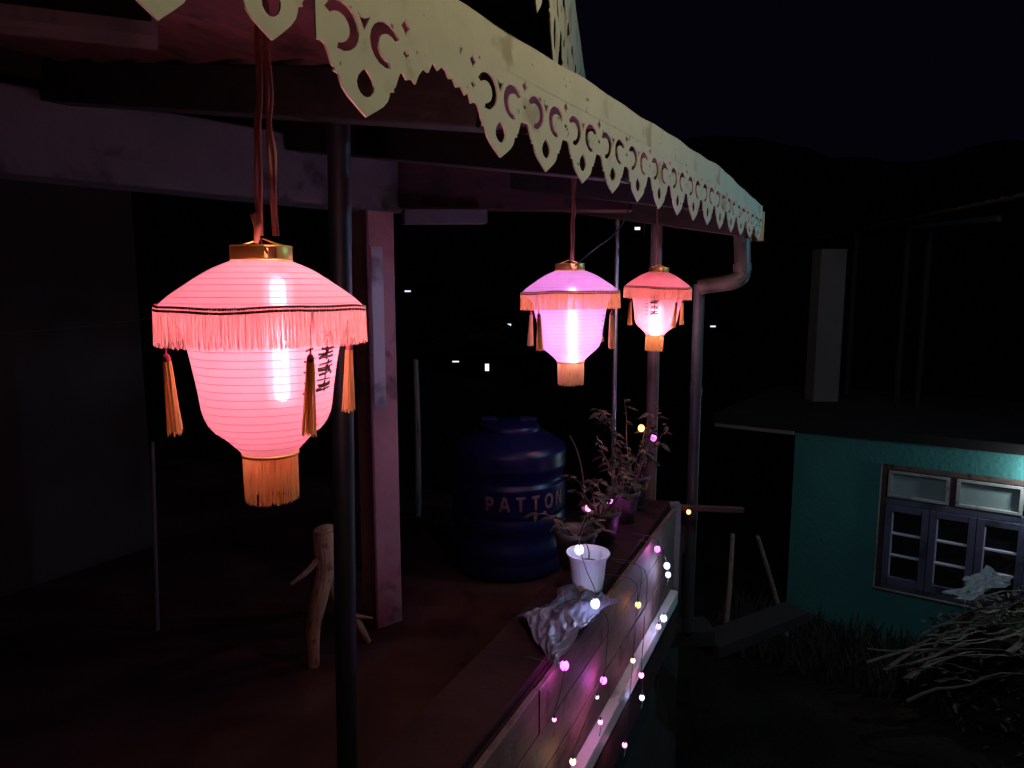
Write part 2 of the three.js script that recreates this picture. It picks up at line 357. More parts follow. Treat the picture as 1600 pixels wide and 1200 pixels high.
{
  const b = W(540, 1195, 1.9).setY(0), top = W(529, 150, 1.9).setY(roofY(0.5));
  const g = mergeGeometries([rod(b, top, 0.03, 0.03, 20), rod(b, b.clone().setY(0.008), 0.07, 0.07, 20)]);
  tag(put('steel_pole', g, M.steelDark), 'dark steel pole in the foreground behind the largest lantern', 'pole');
  const q = W(1019, 640, 4.06).setY(0);
  tag(put('porch_post', rod(q, q.clone().setY(roofY(0.4) - 0.02), 0.036, 0.034, 18), M.pinkPost), 'round pinkish post at the parapet end beneath the farthest lantern', 'post');
  const m = W(958, 700, 4.35).setY(0);
  tag(put('metal_pipe', rod(m, m.clone().setY(2.3), 0.014, 0.014, 14), M.steel), 'thin shiny metal pipe standing upright between the two far lanterns', 'pipe');
  const c = W(648, 600, 5.2), cg = branch([c.clone().setY(-0.4), c.clone().setY(0.6).add(P3(0.015, 0, 0)), W(649, 562, 5.2)], 0.026, 0.022, 8, 8);
  tag(put('bamboo_stake', cg, M.stick), 'thin bamboo stake upright just right of the pale pillar', 'stake');
}

// house wall at the far left, a plank leaning there
{
  const A = W(-420, 600, 3.0), B = W(215, 600, 4.6);
  tag(put('house_wall', bar(A.setY(1.25), B.setY(1.25), 0.14, 2.5), M.houseDark), 'dark plastered house wall closing the porch at far left', 'wall');
  const p = G(246, 985, 0);
  tag(put('leaning_stick', rod(p, W(238, 690, 3.5), 0.012, 0.01, 8), M.twig), 'thin stick leaning in the dark left of the largest lantern', 'stick');
}

// ================================================================ lanterns
const KL = 0.36 / 335;
function inkTexture(turns) {
  const c = document.createElement('canvas'); c.width = 1024; c.height = 512; const x = c.getContext('2d');
  x.fillStyle = '#fff'; x.fillRect(0, 0, 1024, 512);
  for (let k = 0; k < 5000; k++) { x.fillStyle = `rgba(120,40,50,${0.05 * rnd()})`; x.fillRect(rnd() * 1024, rnd() * 512, 1 + rnd() * 26, 1); }
  x.strokeStyle = 'rgba(14,10,12,0.93)'; x.fillStyle = x.strokeStyle; x.lineCap = 'round';
  const stroke = (a, b, d, e, w) => { x.lineWidth = w; x.beginPath(); x.moveTo(a, b); x.quadraticCurveTo((a + d) / 2 + rr(-3, 3), (b + e) / 2 + rr(-4, 1), d, e); x.stroke(); };
  for (const t of turns) {
    const cx = (((t % 1) + 1) % 1) * 1024;
    for (let row = 0; row < 4; row++) { // four brush characters, one under another
      const cy = 288 - row * 34, s = 26, h = 13;
      const n = 3 + Math.floor(rnd() * 2);
      for (let k = 0; k < n; k++) stroke(cx - s * rr(0.7, 1.2), cy - h + k * 2 * h / n + rr(-2, 2), cx + s * rr(0.6, 1.2), cy - h + k * 2 * h / n + rr(1, 5), rr(3, 6));
      stroke(cx + rr(-4, 4), cy - h * 1.1, cx + rr(-8, 8), cy + h, rr(5, 8));
      if (row % 2) stroke(cx, cy, cx - s, cy - h, 7); else stroke(cx, cy + 2, cx + s * 1.1, cy - h, 7);
    }
    for (let k = 0; k < 5; k++) stroke(cx - 66 + rr(-3, 3), 170 + k * 22, cx - 48 + rr(-3, 3), 174 + k * 22, 4);
  }
  const t = new THREE.CanvasTexture(c); t.colorSpace = THREE.SRGBColorSpace; t.wrapS = THREE.RepeatWrapping; return t;
}
function resample(pts, n) {
  const c = new THREE.CatmullRomCurve3(pts.map(([r, y]) => new THREE.Vector3(r, y, 0)), false, 'centripetal'); return c.getSpacedPoints(n).map((p) => new THREE.Vector2(p.x, p.y));
}
// hanging threads round a ring: many thin crossed ribbons of uneven length
function threads(r, y, h, n, w, flare = 0, drop = 0) {
  const pos = [], uv = [];
  for (let i = 0; i < n; i++) {
    const a = (i + rr(-0.3, 0.3)) / n * Math.PI * 2, rad = r + rr(-0.0016, 0.0016), tilt = rr(-0.5, 0.5), len = h * rr(0.94, 1.03), sw = rr(-0.004, 0.004) + drop;
    const tx = -Math.sin(a), tz = Math.cos(a), nx = Math.cos(a), nz = Math.sin(a);
    const sx = tx * Math.cos(tilt) + nx * Math.sin(tilt), sz = tz * Math.cos(tilt) + nz * Math.sin(tilt);
    const at2 = (f, e) => { const q = rad + flare * f, o = sw * f * f; pos.push(nx * q + sx * e * w + tx * o, y - len * f, nz * q + sz * e * w + tz * o); uv.push(i * 0.37 + e, f); };
    for (let k = 0; k < 3; k++) { const f0 = k / 3, f1 = (k + 1) / 3; at2(f0, -0.5); at2(f0, 0.5); at2(f1, 0.5); at2(f0, -0.5); at2(f1, 0.5); at2(f1, -0.5); }
  }
  const g = new THREE.BufferGeometry(); g.setAttribute('position', new THREE.Float32BufferAttribute(pos, 3)); g.setAttribute('uv', new THREE.Float32BufferAttribute(uv, 2)); g.computeVertexNormals(); return g;
}
function lantern(o) {
  const yOf = (py) => (785 - py) * KL;                                   // the profile was measured in steps of KL
  const top = W(o.px, o.py, o.d), g = thing('paper_lantern', o.label, 'lantern', new THREE.Vector3(top.x, top.y - yOf(378) * (o.sy ?? 1), top.z), 'lanterns hung along the eave');
  g.scale.set(o.sx ?? 1, o.sy ?? 1, o.sx ?? 1);
  g.rotation.set(o.tilt?.[0] ?? 0, o.turn ?? 0, o.tilt?.[1] ?? 0);
  const shadeMat = phys(o.cloth, 0.8, { transmission: 0.3, thickness: 0, emissive: o.cloth.clone().multiplyScalar(0.02), map: inkTexture(o.ink), specularIntensity: 0.3 });
  const fringeMat = phys(lin(0.68, 0.46, 0.18), 1, { transmission: 0.65, thickness: 0, specularIntensity: 0.2 });
  const valanceMat = phys(o.skirt, 1, { transmission: 0.55, thickness: 0, specularIntensity: 0.2 });
  const upper = resample([[50, 401], [82, 414], [122, 438], [150, 457], [165, 470]].map(([r, y]) => [r * KL, yOf(y)]), 12);
  const lower = resample([[165, 471], [146, 484], [130, 505], [124, 530], [118, 560], [111, 600], [105, 638], [94, 660], [68, 682], [46, 704]].map(([r, y]) => [r * KL, yOf(y)]), 30);
  const prof = [...upper, ...lower.slice(1)];
  const lg = new THREE.LatheGeometry(prof, 72);
  const shade = local('shade', lg, shadeMat, g);
  for (const py of [402, 411, 420, 429, 438, 447, 456, 465, 535, 547, 559, 571, 583, 595, 607, 619, 631, 643, 655, 667, 679, 691, 703]) { // wire hoops
    const y = yOf(py); let r = 0;
    for (let i = 0; i + 1 < prof.length; i++) { const a = prof[i], b = prof[i + 1]; if ((a.y - y) * (b.y - y) <= 0 && a.y !== b.y) r = mix(a.x, b.x, (a.y - y) / (a.y - b.y)); }
    if (!r) continue;
    const hoop = new THREE.TorusGeometry(r + 0.0002, 0.0004, 4, 60); hoop.rotateX(Math.PI / 2);
    local('rib', hoop, M.rib, shade, 0, y + rr(-0.0004, 0.0004), 0);
  }
  // valance: braid with its threads
  const braidPts = []; for (let k = 0; k < 40; k++) { const a = k / 40 * Math.PI * 2; braidPts.push(new THREE.Vector3(Math.cos(a) * 167 * KL, yOf(470) + 0.0018 * Math.sin(3 * a + o.px) + 0.001 * Math.sin(7 * a), Math.sin(a) * 167 * KL)); }
  const ring = new THREE.TubeGeometry(new THREE.CatmullRomCurve3(braidPts, true), 90, 0.0021, 6, true);
  const val = local('valance', threads(168 * KL, yOf(470), 57 * KL, 1800, 0.0009, 0.002), valanceMat, g);
  local('braid', ring, M.braid, val);
  local('braid', ring.clone().scale(1.006, 1, 1.006).translate(0, -0.006, 0), M.braid, val);
  local('bottom_ring', new THREE.TorusGeometry(46 * KL, 0.003, 8, 48).rotateX(Math.PI / 2), M.brass, g, 0, yOf(707), 0);
  local('bottom_fringe', threads(45 * KL, yOf(708), 75 * KL, 420, 0.0013, -0.001), fringeMat, g);
  // tassels
  o.tassels.forEach((deg, k) => {
    const a = deg * Math.PI / 180, x = Math.sin(a) * 160 * KL, z = Math.cos(a) * 160 * KL, sway = (o.sway ?? [])[k] ?? 0;
    const T = local('tassel', threads(0.0055, 0, 0.115, 54, 0.0022, 0.006, 0).translate(0, 0, 0), fringeMat, g, x, yOf(548), z);
    T.rotation.z = 0.07 * Math.sin(deg) + sway;
    local('knot', new THREE.SphereGeometry(0.0065, 10, 8).scale(1, 1.5, 1), M.braid, T, 0, 0.003, 0);
    const cordG = new THREE.CylinderGeometry(0.0016, 0.0016, 0.07, 6); cordG.translate(0, 0.04, 0); local('cord', cordG, M.braid, T);
  });
  // brass collar, open at the top, with a gap on the side toward the camera
  const gap = (o.gap ?? 20) * Math.PI / 180;
  const collar = new THREE.LatheGeometry([[46, 399], [50, 398], [50, 380], [46.5, 378]].map(([r, y]) => new THREE.Vector2(r * KL, yOf(y))), 64, gap + 0.2, Math.PI * 2 - 0.4);
  const col = local('collar', collar, M.brass, g);
  for (const py of [378.5, 399]) local('rim', new THREE.TorusGeometry(49 * KL, 0.0016, 6, 56).rotateX(Math.PI / 2), M.brass, col, 0, yOf(py), 0);
  // hanging loop of the collar
  const hook = new THREE.CatmullRomCurve3([[-49, 380], [-20, 372], [0, 366], [20, 372], [49, 380]].map(([x, y]) => new THREE.Vector3(x * KL, yOf(y), 0)));
  local('handle', new THREE.TubeGeometry(hook, 16, 0.0016, 6), M.brass, g);
  // lamp: holder, tube bulb and its light
  const bx = o.bulb[0] * KL, bz = o.bulb[1] * KL, b0 = yOf(o.bulb[3]), b1 = yOf(o.bulb[2]);
  local('lamp_holder', new THREE.CylinderGeometry(0.013, 0.016, 0.045, 16), M.darkPot, g, bx, b1 + 0.03, bz);
  const flex = new THREE.CatmullRomCurve3([new THREE.Vector3(bx, b1 + 0.05, bz), new THREE.Vector3(bx * 0.5, yOf(390), bz * 0.5), new THREE.Vector3(0, yOf(366), 0)]);
  local('flex', new THREE.TubeGeometry(flex, 8, 0.0025, 6), M.cable, g);
  const bulbMat = std(lin(0.9, 0.9, 0.9), 0.4, { emissive: o.glow, emissiveIntensity: 1 });
  const bulb = local('bulb', new THREE.CapsuleGeometry(o.bulb[4] * KL, b1 - b0 - 2 * o.bulb[4] * KL, 6, 20), bulbMat, g, bx, (b0 + b1) / 2, bz);
  const haloMat = phys(lin(0.95, 0.95, 0.95), 0.3, { transmission: 0.8, thickness: 0, emissive: o.glow.clone().multiplyScalar(0.17) });
  local('bulb_halo', new THREE.CapsuleGeometry(o.bulb[4] * KL * 1.9, b1 - b0 - 2 * o.bulb[4] * KL, 8, 24), haloMat, g, bx, (b0 + b1) / 2, bz);  // added glowing shell, widens the bright core seen through the cloth
  const L = new THREE.PointLight(o.light, o.cd); L.castShadow = true; L.shadow.radius = 0.9; L.position.copy(bulb.position); L.name = 'bulb_glow'; g.add(L);
  return g;
}
const L1 = lantern({ skirt: lin(0.82, 0.56, 0.5), px: 408, py: 385, d: 1.182, sx: 0.915, sy: 0.985, cloth: lin(0.72, 0.43, 0.49), ink: [0.2, 0.7], tassels: [-47, 43, 133, 223], sway: [0.06, 0, -0.1, 0],
  bulb: [28, 10, 425, 622, 13], glow: lin(34, 22, 25), light: lin(1, 0.27, 0.34), cd: 0.26, gap: 36,
  label: 'largest glowing pink lantern, nearest the camera, with fringe and tassels' });
const L2 = lantern({ skirt: lin(0.8, 0.5, 0.16), px: 894, py: 412, d: 2.555, sx: 0.98, cloth: lin(0.7, 0.46, 0.6), ink: [0.22, 0.72], tassels: [-50, 48, 140, 230], sway: [0, 0.05, 0.25, 0], tilt: [0, 0.02], turn: 0.1,
  bulb: [2, 30, 455, 700, 14], glow: lin(30, 22, 44), light: lin(0.9, 0.3, 0.85), cd: 0.22, gap: 5,
  label: 'middle lantern glowing magenta violet above the blue water tank' });
const L3 = lantern({ skirt: lin(0.8, 0.48, 0.34), px: 1025, py: 418, d: 3.77, sx: 0.97, sy: 1.01, cloth: lin(0.72, 0.32, 0.36), ink: [0.47, 0.97], tassels: [-60, 30, 120, 210], tilt: [0.03, -0.03], turn: -0.1,
  bulb: [-4, 36, 560, 690, 20], glow: lin(62, 42, 50), light: lin(1, 0.26, 0.34), cd: 0.16, gap: 0,
  label: 'smallest lantern, farthest red one hanging before the pinkish post' });

// cords and cables
function hang(lant, label, strands, r, topY) {
  const b = lant.position.clone(); b.y += (785 - 368) * KL;
  const gs = strands.map(([x0, x1]) => { const n = 9, pts = []; for (let k = 0; k <= n; k++) { const f = k / n; pts.push(new THREE.Vector3(b.x + mix(x0, x1, f) + rr(-1, 1) * r * 0.8, mix(b.y, topY, f), b.z + rr(-1, 1) * r)); } return tube(pts, r, 30, 6); });
  const t = thing('hanging_cord', label, 'cord', b);
  gs.forEach((g) => put('strand', g, M.cord, t));
  return t;
}
const cord1 = hang(L1, 'pair of frayed reddish cords holding the largest lantern', [[-0.006, 0.014], [0.002, 0.018], [0.022, 0.02], [0.026, 0.026]], 0.0032, roofY(0.25) - 0.02);
put('knot', branch([cord1.position.clone().add(new THREE.Vector3(-0.008, -0.012, 0)), cord1.position.clone().add(new THREE.Vector3(-0.003, 0.015, 0.003)), cord1.position.clone().add(new THREE.Vector3(-0.006, 0.034, 0))], 0.004, 0.0095, 8, 8), M.cord, cord1);
hang(L2, 'thick reddish cord holding the middle magenta lantern', [[-0.003, -0.001], [0.005, 0.006]], 0.004, roofY(0.4) - 0.02);
hang(L3, 'thin cord holding the smallest farthest lantern', [[0, 0.002]], 0.0035, roofY(0.5) - 0.05);
{
  const a = L2.position.clone().add(new THREE.Vector3(0.01, 0.43, 0.01));
  tag(put('power_cable', tube([a, W(925, 392, 2.6), W(957, 368, 2.75), W(978, 338, 2.9), W(985, 300, 2.95)], 0.003, 24, 6), M.cable), 'thin black cable curving from the middle lantern up to the eave', 'cable');
  tag(put('power_cable', tube([W(-60, 524, 3), W(90, 514, 3.2), W(250, 494, 3.5), W(420, 452, 3.8)], 0.003, 24, 6), M.cable), 'thin slack cable crossing the dark behind the largest lantern', 'cable');
}

// ================================================================ things on the porch
{ // blue water tank
  const c = G(795, 905, 0); c.z -= 0.25; c.x = (795 - 800) / FOCAL * -c.z;
  const t = thing('water_tank', 'dark blue ribbed plastic water tank with pale lettering', 'tank', c);
  const R = 0.345, H = W(795, 684, -c.z).y, prof = [[0.001, 0.01], [R - 0.03, 0.01], [R, 0.04]];
  for (let y = 0.1; y < H - 0.12; y += 0.012) { const ph = (y % 0.17) / 0.17, band = y > 0.4 && y < 0.58; prof.push([R + (band ? 0.006 : 0.008 * Math.cos(ph * 2 * Math.PI)), y]); }
  prof.push([R + 0.004, H - 0.1], [R + 0.006, H - 0.06], [R - 0.004, H - 0.03], [R - 0.03, H - 0.012], [R - 0.1, H + 0.028], [0.2, H + 0.055], [0.17, H + 0.06]);
  local('body', new THREE.LatheGeometry(prof.map(([r, y]) => new THREE.Vector2(r, y)), 64), M.tank, t);
  local('lid', new THREE.LatheGeometry([[0.17, 0.03], [0.19, 0.04], [0.19, 0.08], [0.175, 0.095], [0.1, 0.11], [0.001, 0.112]].map(([r, y]) => new THREE.Vector2(r, H + y)), 40), M.tank, t);
  for (const k of [-1, 1]) { const b = bar(new THREE.Vector3(k * 0.12 - 0.05, H + 0.118, 0), new THREE.Vector3(k * 0.12 + 0.05, H + 0.118, 0), 0.03, 0.03, 0.008); local('lid_lug', b, M.tank, t); }
  const font = await new FontLoader().loadAsync('fonts/droid/droid_sans_bold.typeface.json');
  [...'PATTON'].forEach((ch, i) => {
    const g = new TextGeometry(ch, { font, size: 0.086, depth: 0.004, curveSegments: 5, bevelEnabled: false });
    g.computeBoundingBox(); const w = g.boundingBox.max.x, a0 = -0.33 + i * 0.262, p = g.attributes.position;
    for (let k = 0; k < p.count; k++) { const a = a0 + (p.getX(k) - w / 2) * 0.85 / R, r = R + 0.0065 + p.getZ(k); p.setXYZ(k, Math.sin(a) * r, p.getY(k) + 0.445, Math.cos(a) * r); }
    g.computeVertexNormals(); local('letter', g, M.tankInk, t);
  });
}
{ // driftwood: a gnarled root standing on its legs
  const b = G(490, 1040, 0), d = -b.z, t = thing('driftwood_stump', 'gnarled pale root stump with branching legs beside the dark pole', 'stump', b);
  const Q = (x, y, k = 0) => W(x, y, d + k);
  put('trunk', branch([Q(506, 828, 0.02), Q(506, 855, 0.02), Q(508, 890, 0.02), Q(500, 930), Q(490, 980), b.clone().setY(-0.002)], 0.05, 0.026, 26, 12), M.root, t);
  { const c = Q(506, 828, 0.02); put('broken_top', new THREE.SphereGeometry(0.0505, 14, 8).scale(1, 0.45, 1).rotateZ(0.2).translate(c.x, c.y, c.z), M.root, t); }
  put('root_leg', branch([Q(505, 860, 0.05), Q(520, 920, 0.12), Q(545, 958, 0.18), Q(560, 975, 0.2), G(576, 1003, 0.004)], 0.042, 0.014, 18, 10), M.root, t);
  put('root_leg', branch([Q(510, 840, 0.06), Q(500, 900, 0.3), G(478, 955, 0.0)], 0.04, 0.018, 14, 10), M.root, t);
  put('side_branch', branch([Q(500, 872), Q(480, 893, -0.03), Q(468, 903, -0.05), Q(455, 913, -0.06)], 0.018, 0.008, 12, 8), M.root, t);
  put('side_branch', branch([Q(548, 962, 0.18), Q(566, 964, 0.17), Q(582, 966, 0.16)], 0.016, 0.006, 8, 8), M.root, t);
}
const ROUT = at(0, -0.024, 0), nOut = nIn.clone().negate();
// white fluted pot on the coping
const potAt = G(918, 919, 0.617);
{
  const t = thing('flower_pot', 'white fluted plastic flower pot on the parapet top', 'pot', potAt);
  t.scale.set(0.96, 0.86, 0.96);
  const g = new THREE.LatheGeometry([[0.001, 0.001], [0.054, 0], [0.057, 0.006], [0.068, 0.12], [0.071, 0.135], [0.08, 0.15], [0.084, 0.158], [0.082, 0.162], [0.077, 0.156], [0.068, 0.14], [0.062, 0.05], [0.056, 0.012]].map(([r, y]) => new THREE.Vector2(r, y)), 96);
  const p = g.attributes.position;
  for (let i = 0; i < p.count; i++) { const x = p.getX(i), z = p.getZ(i), y = p.getY(i), r = Math.hypot(x, z), a = Math.atan2(z, x); if (r > 0.03 && y > 0.004 && y < 0.135) { const k = 1 + 0.018 * Math.cos(a * 24) * step(0.004, 0.02, y) * (1 - step(0.11, 0.135, y)); p.setX(i, x * k); p.setZ(i, z * k); } }
  g.computeVertexNormals(); local('body', g, M.pot, t);
  local('soil', new THREE.CylinderGeometry(0.064, 0.064, 0.01, 30), M.soil, t, 0, 0.1, 0);
  local('stem', branch([new THREE.Vector3(0, 0.1, 0), new THREE.Vector3(0.004, 0.16, 0), new THREE.Vector3(-0.012, 0.21, 0.01)], 0.004, 0.002, 6, 6), M.stem, t);
}
{ // crumpled sheet on the coping
  const g = new THREE.PlaneGeometry(1, 1, 56, 40), p = g.attributes.position;
  const c = [G(812, 968, 0.618), G(905, 918, 0.618), G(965, 950, 0.618), G(858, 1052, 0.618)];
  for (let i = 0; i < p.count; i++) {
    const a = p.getX(i) + 0.5, b = 0.5 - p.getY(i), v = c[0].clone().lerp(c[1], a).lerp(c[3].clone().lerp(c[2], a), b);
    const fold = (s, o) => Math.abs(vnoise(a * s + 9, b * s * 1.3 + o, 99, o) - 0.5) * 2;
    const e = Math.min(a, 1 - a, b, 1 - b), j = (vnoise(a * 6, b * 6, 99, 3) - 0.5) * 0.05 * (1 - step(0, 0.12, e));
    p.setXYZ(i, v.x + j, 0.6185 + 0.018 * (1 - fold(3.2, 4)) ** 2 + 0.016 * (1 - fold(7, 8)) ** 2 + 0.006 * fold(15, 12), v.z + j);
  }
  g.computeVertexNormals();
  tag(put('crumpled_sheet', g, phys(lin(0.06, 0.056, 0.085), 0.45, { clearcoat: 0.2, clearcoatRoughness: 0.4 })), 'crumpled grey plastic sheet lying on the parapet below the white pot', 'sheet');
}
// potted plants along the parapet
const leafG = (() => {
  const g = new THREE.PlaneGeometry(1, 1, 2, 5).rotateX(-Math.PI / 2), p = g.attributes.position;
  for (let i = 0; i < p.count; i++) { const f = 0.5 - p.getZ(i), w = Math.sin(Math.PI * Math.min(1, f * 0.96 + 0.03) ** 0.8) * 0.36, x = p.getX(i) * 2; p.setXYZ(i, x * w * 0.55, 0.1 * Math.abs(x) * w - 0.28 * f * f, -f); }
  g.computeVertexNormals(); return g;
})();
const leafMats = [[0.03, 0.04, 0.018], [0.05, 0.025, 0.02], [0.06, 0.018, 0.026], [0.035, 0.03, 0.016]].map((c) => phys(lin(...c), 0.5, { transmission: 0.2, thickness: 0, specularIntensity: 0.6 }));
function plant(base, label, stems, h, spread, n, size, bare = 0) {
  const t = thing('potted_plant', label, 'plant', base, 'dark plants along the parapet');
  const r = rr(0.07, 0.085);
  local('pot', new THREE.LatheGeometry([[0.001, 0], [r * 0.72, 0], [r, 0.13], [r * 1.08, 0.132], [r * 1.08, 0.15], [r * 0.96, 0.15], [r * 0.9, 0.12], [0.001, 0.12]].map(([a, y]) => new THREE.Vector2(a, y)), 32), M.darkPot, t);
  for (let k = 0; k < stems; k++) {
    const a = rr(0, 6.28), tip = new THREE.Vector3(Math.cos(a) * spread * rr(0.4, 1), h * rr(0.6, 1), Math.sin(a) * spread * rr(0.4, 1));
    const pts = [new THREE.Vector3(0, 0.11, 0), tip.clone().multiplyScalar(0.4).add(new THREE.Vector3(rr(-0.02, 0.02), 0.08, rr(-0.02, 0.02))), tip.clone().multiplyScalar(0.75).add(new THREE.Vector3(rr(-0.03, 0.03), 0.05, rr(-0.03, 0.03))), tip];
    const st = local('stem', branch(pts, 0.0045, 0.002, 10, 5), M.stem, t), c = new THREE.CatmullRomCurve3(pts);
    for (let j = 0; j < n; j++) {
      const f = mix(bare, 1, Math.sqrt((j + rnd()) / n)), m = local('leaf', leafG, leafMats[Math.floor(rnd() * 4)], st);
      m.position.copy(c.getPoint(f)); m.rotation.set(rr(-0.5, 0.7), rr(0, 6.28), rr(-0.5, 0.5)); m.scale.setScalar(size * rr(0.6, 1.2));
    }
  }
  return t;
}
plant(at(-1.02, 0.19, 0.617), 'dark leafy plant just behind the white pot', 6, 0.24, 0.2, 7, 0.055);
plant(at(-0.72, 0.18, 0.617), 'bushy dark plant in the middle of the parapet row', 8, 0.34, 0.22, 8, 0.06);
plant(at(-0.4, 0.17, 0.617), 'reddish leafy plant second from the parapet end post', 8, 0.42, 0.24, 8, 0.06);
plant(at(-0.1, 0.2, 0.617), 'tallest dark plant at the parapet end, climbing the pinkish post', 9, 0.54, 0.24, 9, 0.062);
{
  const b = at(-0.72, 0.32, 0.6), Q = (x, y) => W(x, y, 3.1);
  tag(put('dry_stalk', branch([Q(905, 860).setY(0.615), Q(912, 790), Q(910, 740), Q(900, 700), Q(890, 680)], 0.006, 0.003, 16, 6), M.stem), 'bare curved stalk rising between tank and parapet plants', 'stalk');
}

// ================================================================ string lights
const LED = { white: [0.62, 0.66, 1.2], magenta: [0.95, 0.16, 1.05], pink: [1.2, 0.3, 0.75], orange: [1.3, 0.5, 0.14], warm: [1.2, 0.8, 0.5] };
const ledMats = Object.fromEntries(Object.entries(LED).map(([k, c]) => [k, std(lin(0.8, 0.8, 0.8), 0.4, { emissive: lin(...c), emissiveIntensity: 3 })]));
const capG = new THREE.CylinderGeometry(0.0035, 0.0045, 0.012, 8);
function led(t, p, color, r = 0.0085, cd = 0.012) { cd *= { white: 1.5, magenta: 1.5, pink: 1 }[color] ?? 0.6;
  const off = t.position, b = local('bulb', new THREE.SphereGeometry(r * 1.25, 14, 10).scale(1, 1.15, 1), ledMats[color], t, p.x - off.x, p.y - off.y, p.z - off.z);
  local('socket', capG, M.wire, b, 0, r + 0.005, 0);
  const L = new THREE.PointLight(lin(...LED[color]), cd); L.castShadow = true; L.shadow.radius = 0.3; L.position.copy(b.position); L.name = 'led_glow'; t.add(L);
}
const onRail = (px, py, out = 0.014) => onPlane(px, py, ROUT.clone().addScaledVector(nOut, out), nOut);
function strand(label, list, fromTop = true) { // one drop of the light curtain: from the coping down past its bulbs
  const ps = list.map(([x, y, c, r, cd, out]) => [onRail(x, y, out), c, r, cd]).sort((a, b) => b[0].y - a[0].y);
  const t = thing('string_light', label, 'string light', ps[ps.length - 1][0].clone(), 'light strings hung over the parapet');
  ps.forEach(([p, c, r, cd]) => led(t, p, c, r, cd));
  const pts = [], head = ps[0][0].clone().addScaledVector(nIn, -0.002); head.y = 0.622;
  if (fromTop) { pts.push(head.clone().addScaledVector(nIn, 0.12), head.clone().addScaledVector(nIn, 0.03)); if (ps[0][0].y < 0.58) pts.push(head.clone().addScaledVector(nIn, -0.004).setY(0.6)); }
  ps.forEach(([p]) => { const q = p.clone().setY(p.y + 0.014), l = pts[pts.length - 1]; if (l && l.y - q.y > 0.06) pts.push(l.clone().lerp(q, 0.5).addScaledVector(u, rr(-0.015, 0.015)).addScaledVector(nOut, 0.004)); pts.push(q); });
  const e = pts[pts.length - 1]; pts.push(e.clone().add(new THREE.Vector3(0, -0.03, 0)).addScaledVector(u, 0.012), e.clone().add(new THREE.Vector3(0, -0.06, 0)).addScaledVector(u, -0.008));
  put('wire', tube(pts, 0.0015, 60, 5), M.wire, t);
}
strand('light strand with the large magenta bulb nearest the camera', [[882, 1040, 'magenta', 0.0105, 0.03], [866, 1124, 'pink', 0.005, 0.004]]);
strand('light strand with one bright magenta bulb above white strip', [[943, 1063, 'magenta', 0.0095, 0.025], [933, 1089, 'warm', 0.005, 0.004], [938, 1128, 'pink', 0.0065, 0.02, 0.04], [895, 1190, 'warm', 0.0075, 0.02, 0.04]]);
strand('light strand reaching lowest, ending in a pinkish bulb', [[989, 1032, 'warm', 0.007, 0.006, 0.04], [976, 1164, 'pink', 0.0075, 0.008, 0.04]]);
strand('light strand with a pink bulb over a bluish white one', [[1002, 1055, 'pink', 0.0085, 0.01, 0.04], [1003, 1090, 'white', 0.0085, 0.01, 0.04]]);
strand('light strand with a single orange bulb on the brown boards', [[997, 945, 'orange', 0.0095, 0.012]]);
strand('light strand with white over pink bulb outside the white strip', [[1037, 966, 'white', 0.012, 0.03, 0.045], [1029, 979, 'pink', 0.009, 0.01, 0.045]]);
strand('light strand at the far end post with two white bulbs', [[1027, 858, 'magenta', 0.0105, 0.02], [1042, 884, 'white', 0.0115, 0.025, 0.03], [1044, 898, 'white', 0.01, 0.02, 0.03]]);
{
  const t = thing('string_light', 'light string wound through the parapet plants and white pot', 'string light', at(-0.8, 0.15, 0.617), 'light strings hung over the parapet');
  const pts = [at(-1.42, 0.12, 0.625)];
  const ps = [[onPlane(930, 943, at(0, 0.12, 0), nOut), 'white', 0.0125, 0.018], [W(905, 859, -potAt.z - 0.035), 'white', 0.013, 0.009], [W(919, 794, 3.0), 'pink', 0.011, 0.015], [W(953, 785, 3.1), 'magenta', 0.013, 0.015], [W(1021, 684, 3.66), 'magenta', 0.013, 0.02], [W(1002, 669, 3.62), 'orange', 0.0135, 0.02]];
  ps[0][0] = G(930, 943, 0.66);
  ps.forEach(([p, c, r, cd]) => { led(t, p, c, r, cd); const q = p.clone().setY(p.y + r + 0.006); const l = pts[pts.length - 1]; pts.push(l.clone().lerp(q, 0.5).add(new THREE.Vector3(rr(-0.02, 0.02), 0.015, rr(-0.02, 0.02))), q); });
  put('wire', tube(pts, 0.0016, 120, 5), M.wire, t);
  const e = thing('string_light', 'single orange bulb string at the reddish bar past the parapet end', 'string light', at(0.1, -0.05, 0.6), 'light strings hung over the parapet');
  const p = W(1076, 800, 3.72); led(e, p, 'orange', 0.0095, 0.02);
  put('wire', tube([p.clone().add(new THREE.Vector3(0, 0.014, 0)), W(1066, 790, 3.7), W(1052, 786, 3.66), at(-0.05, 0.05, 0.63)], 0.0016, 20, 5), M.wire, e);
}

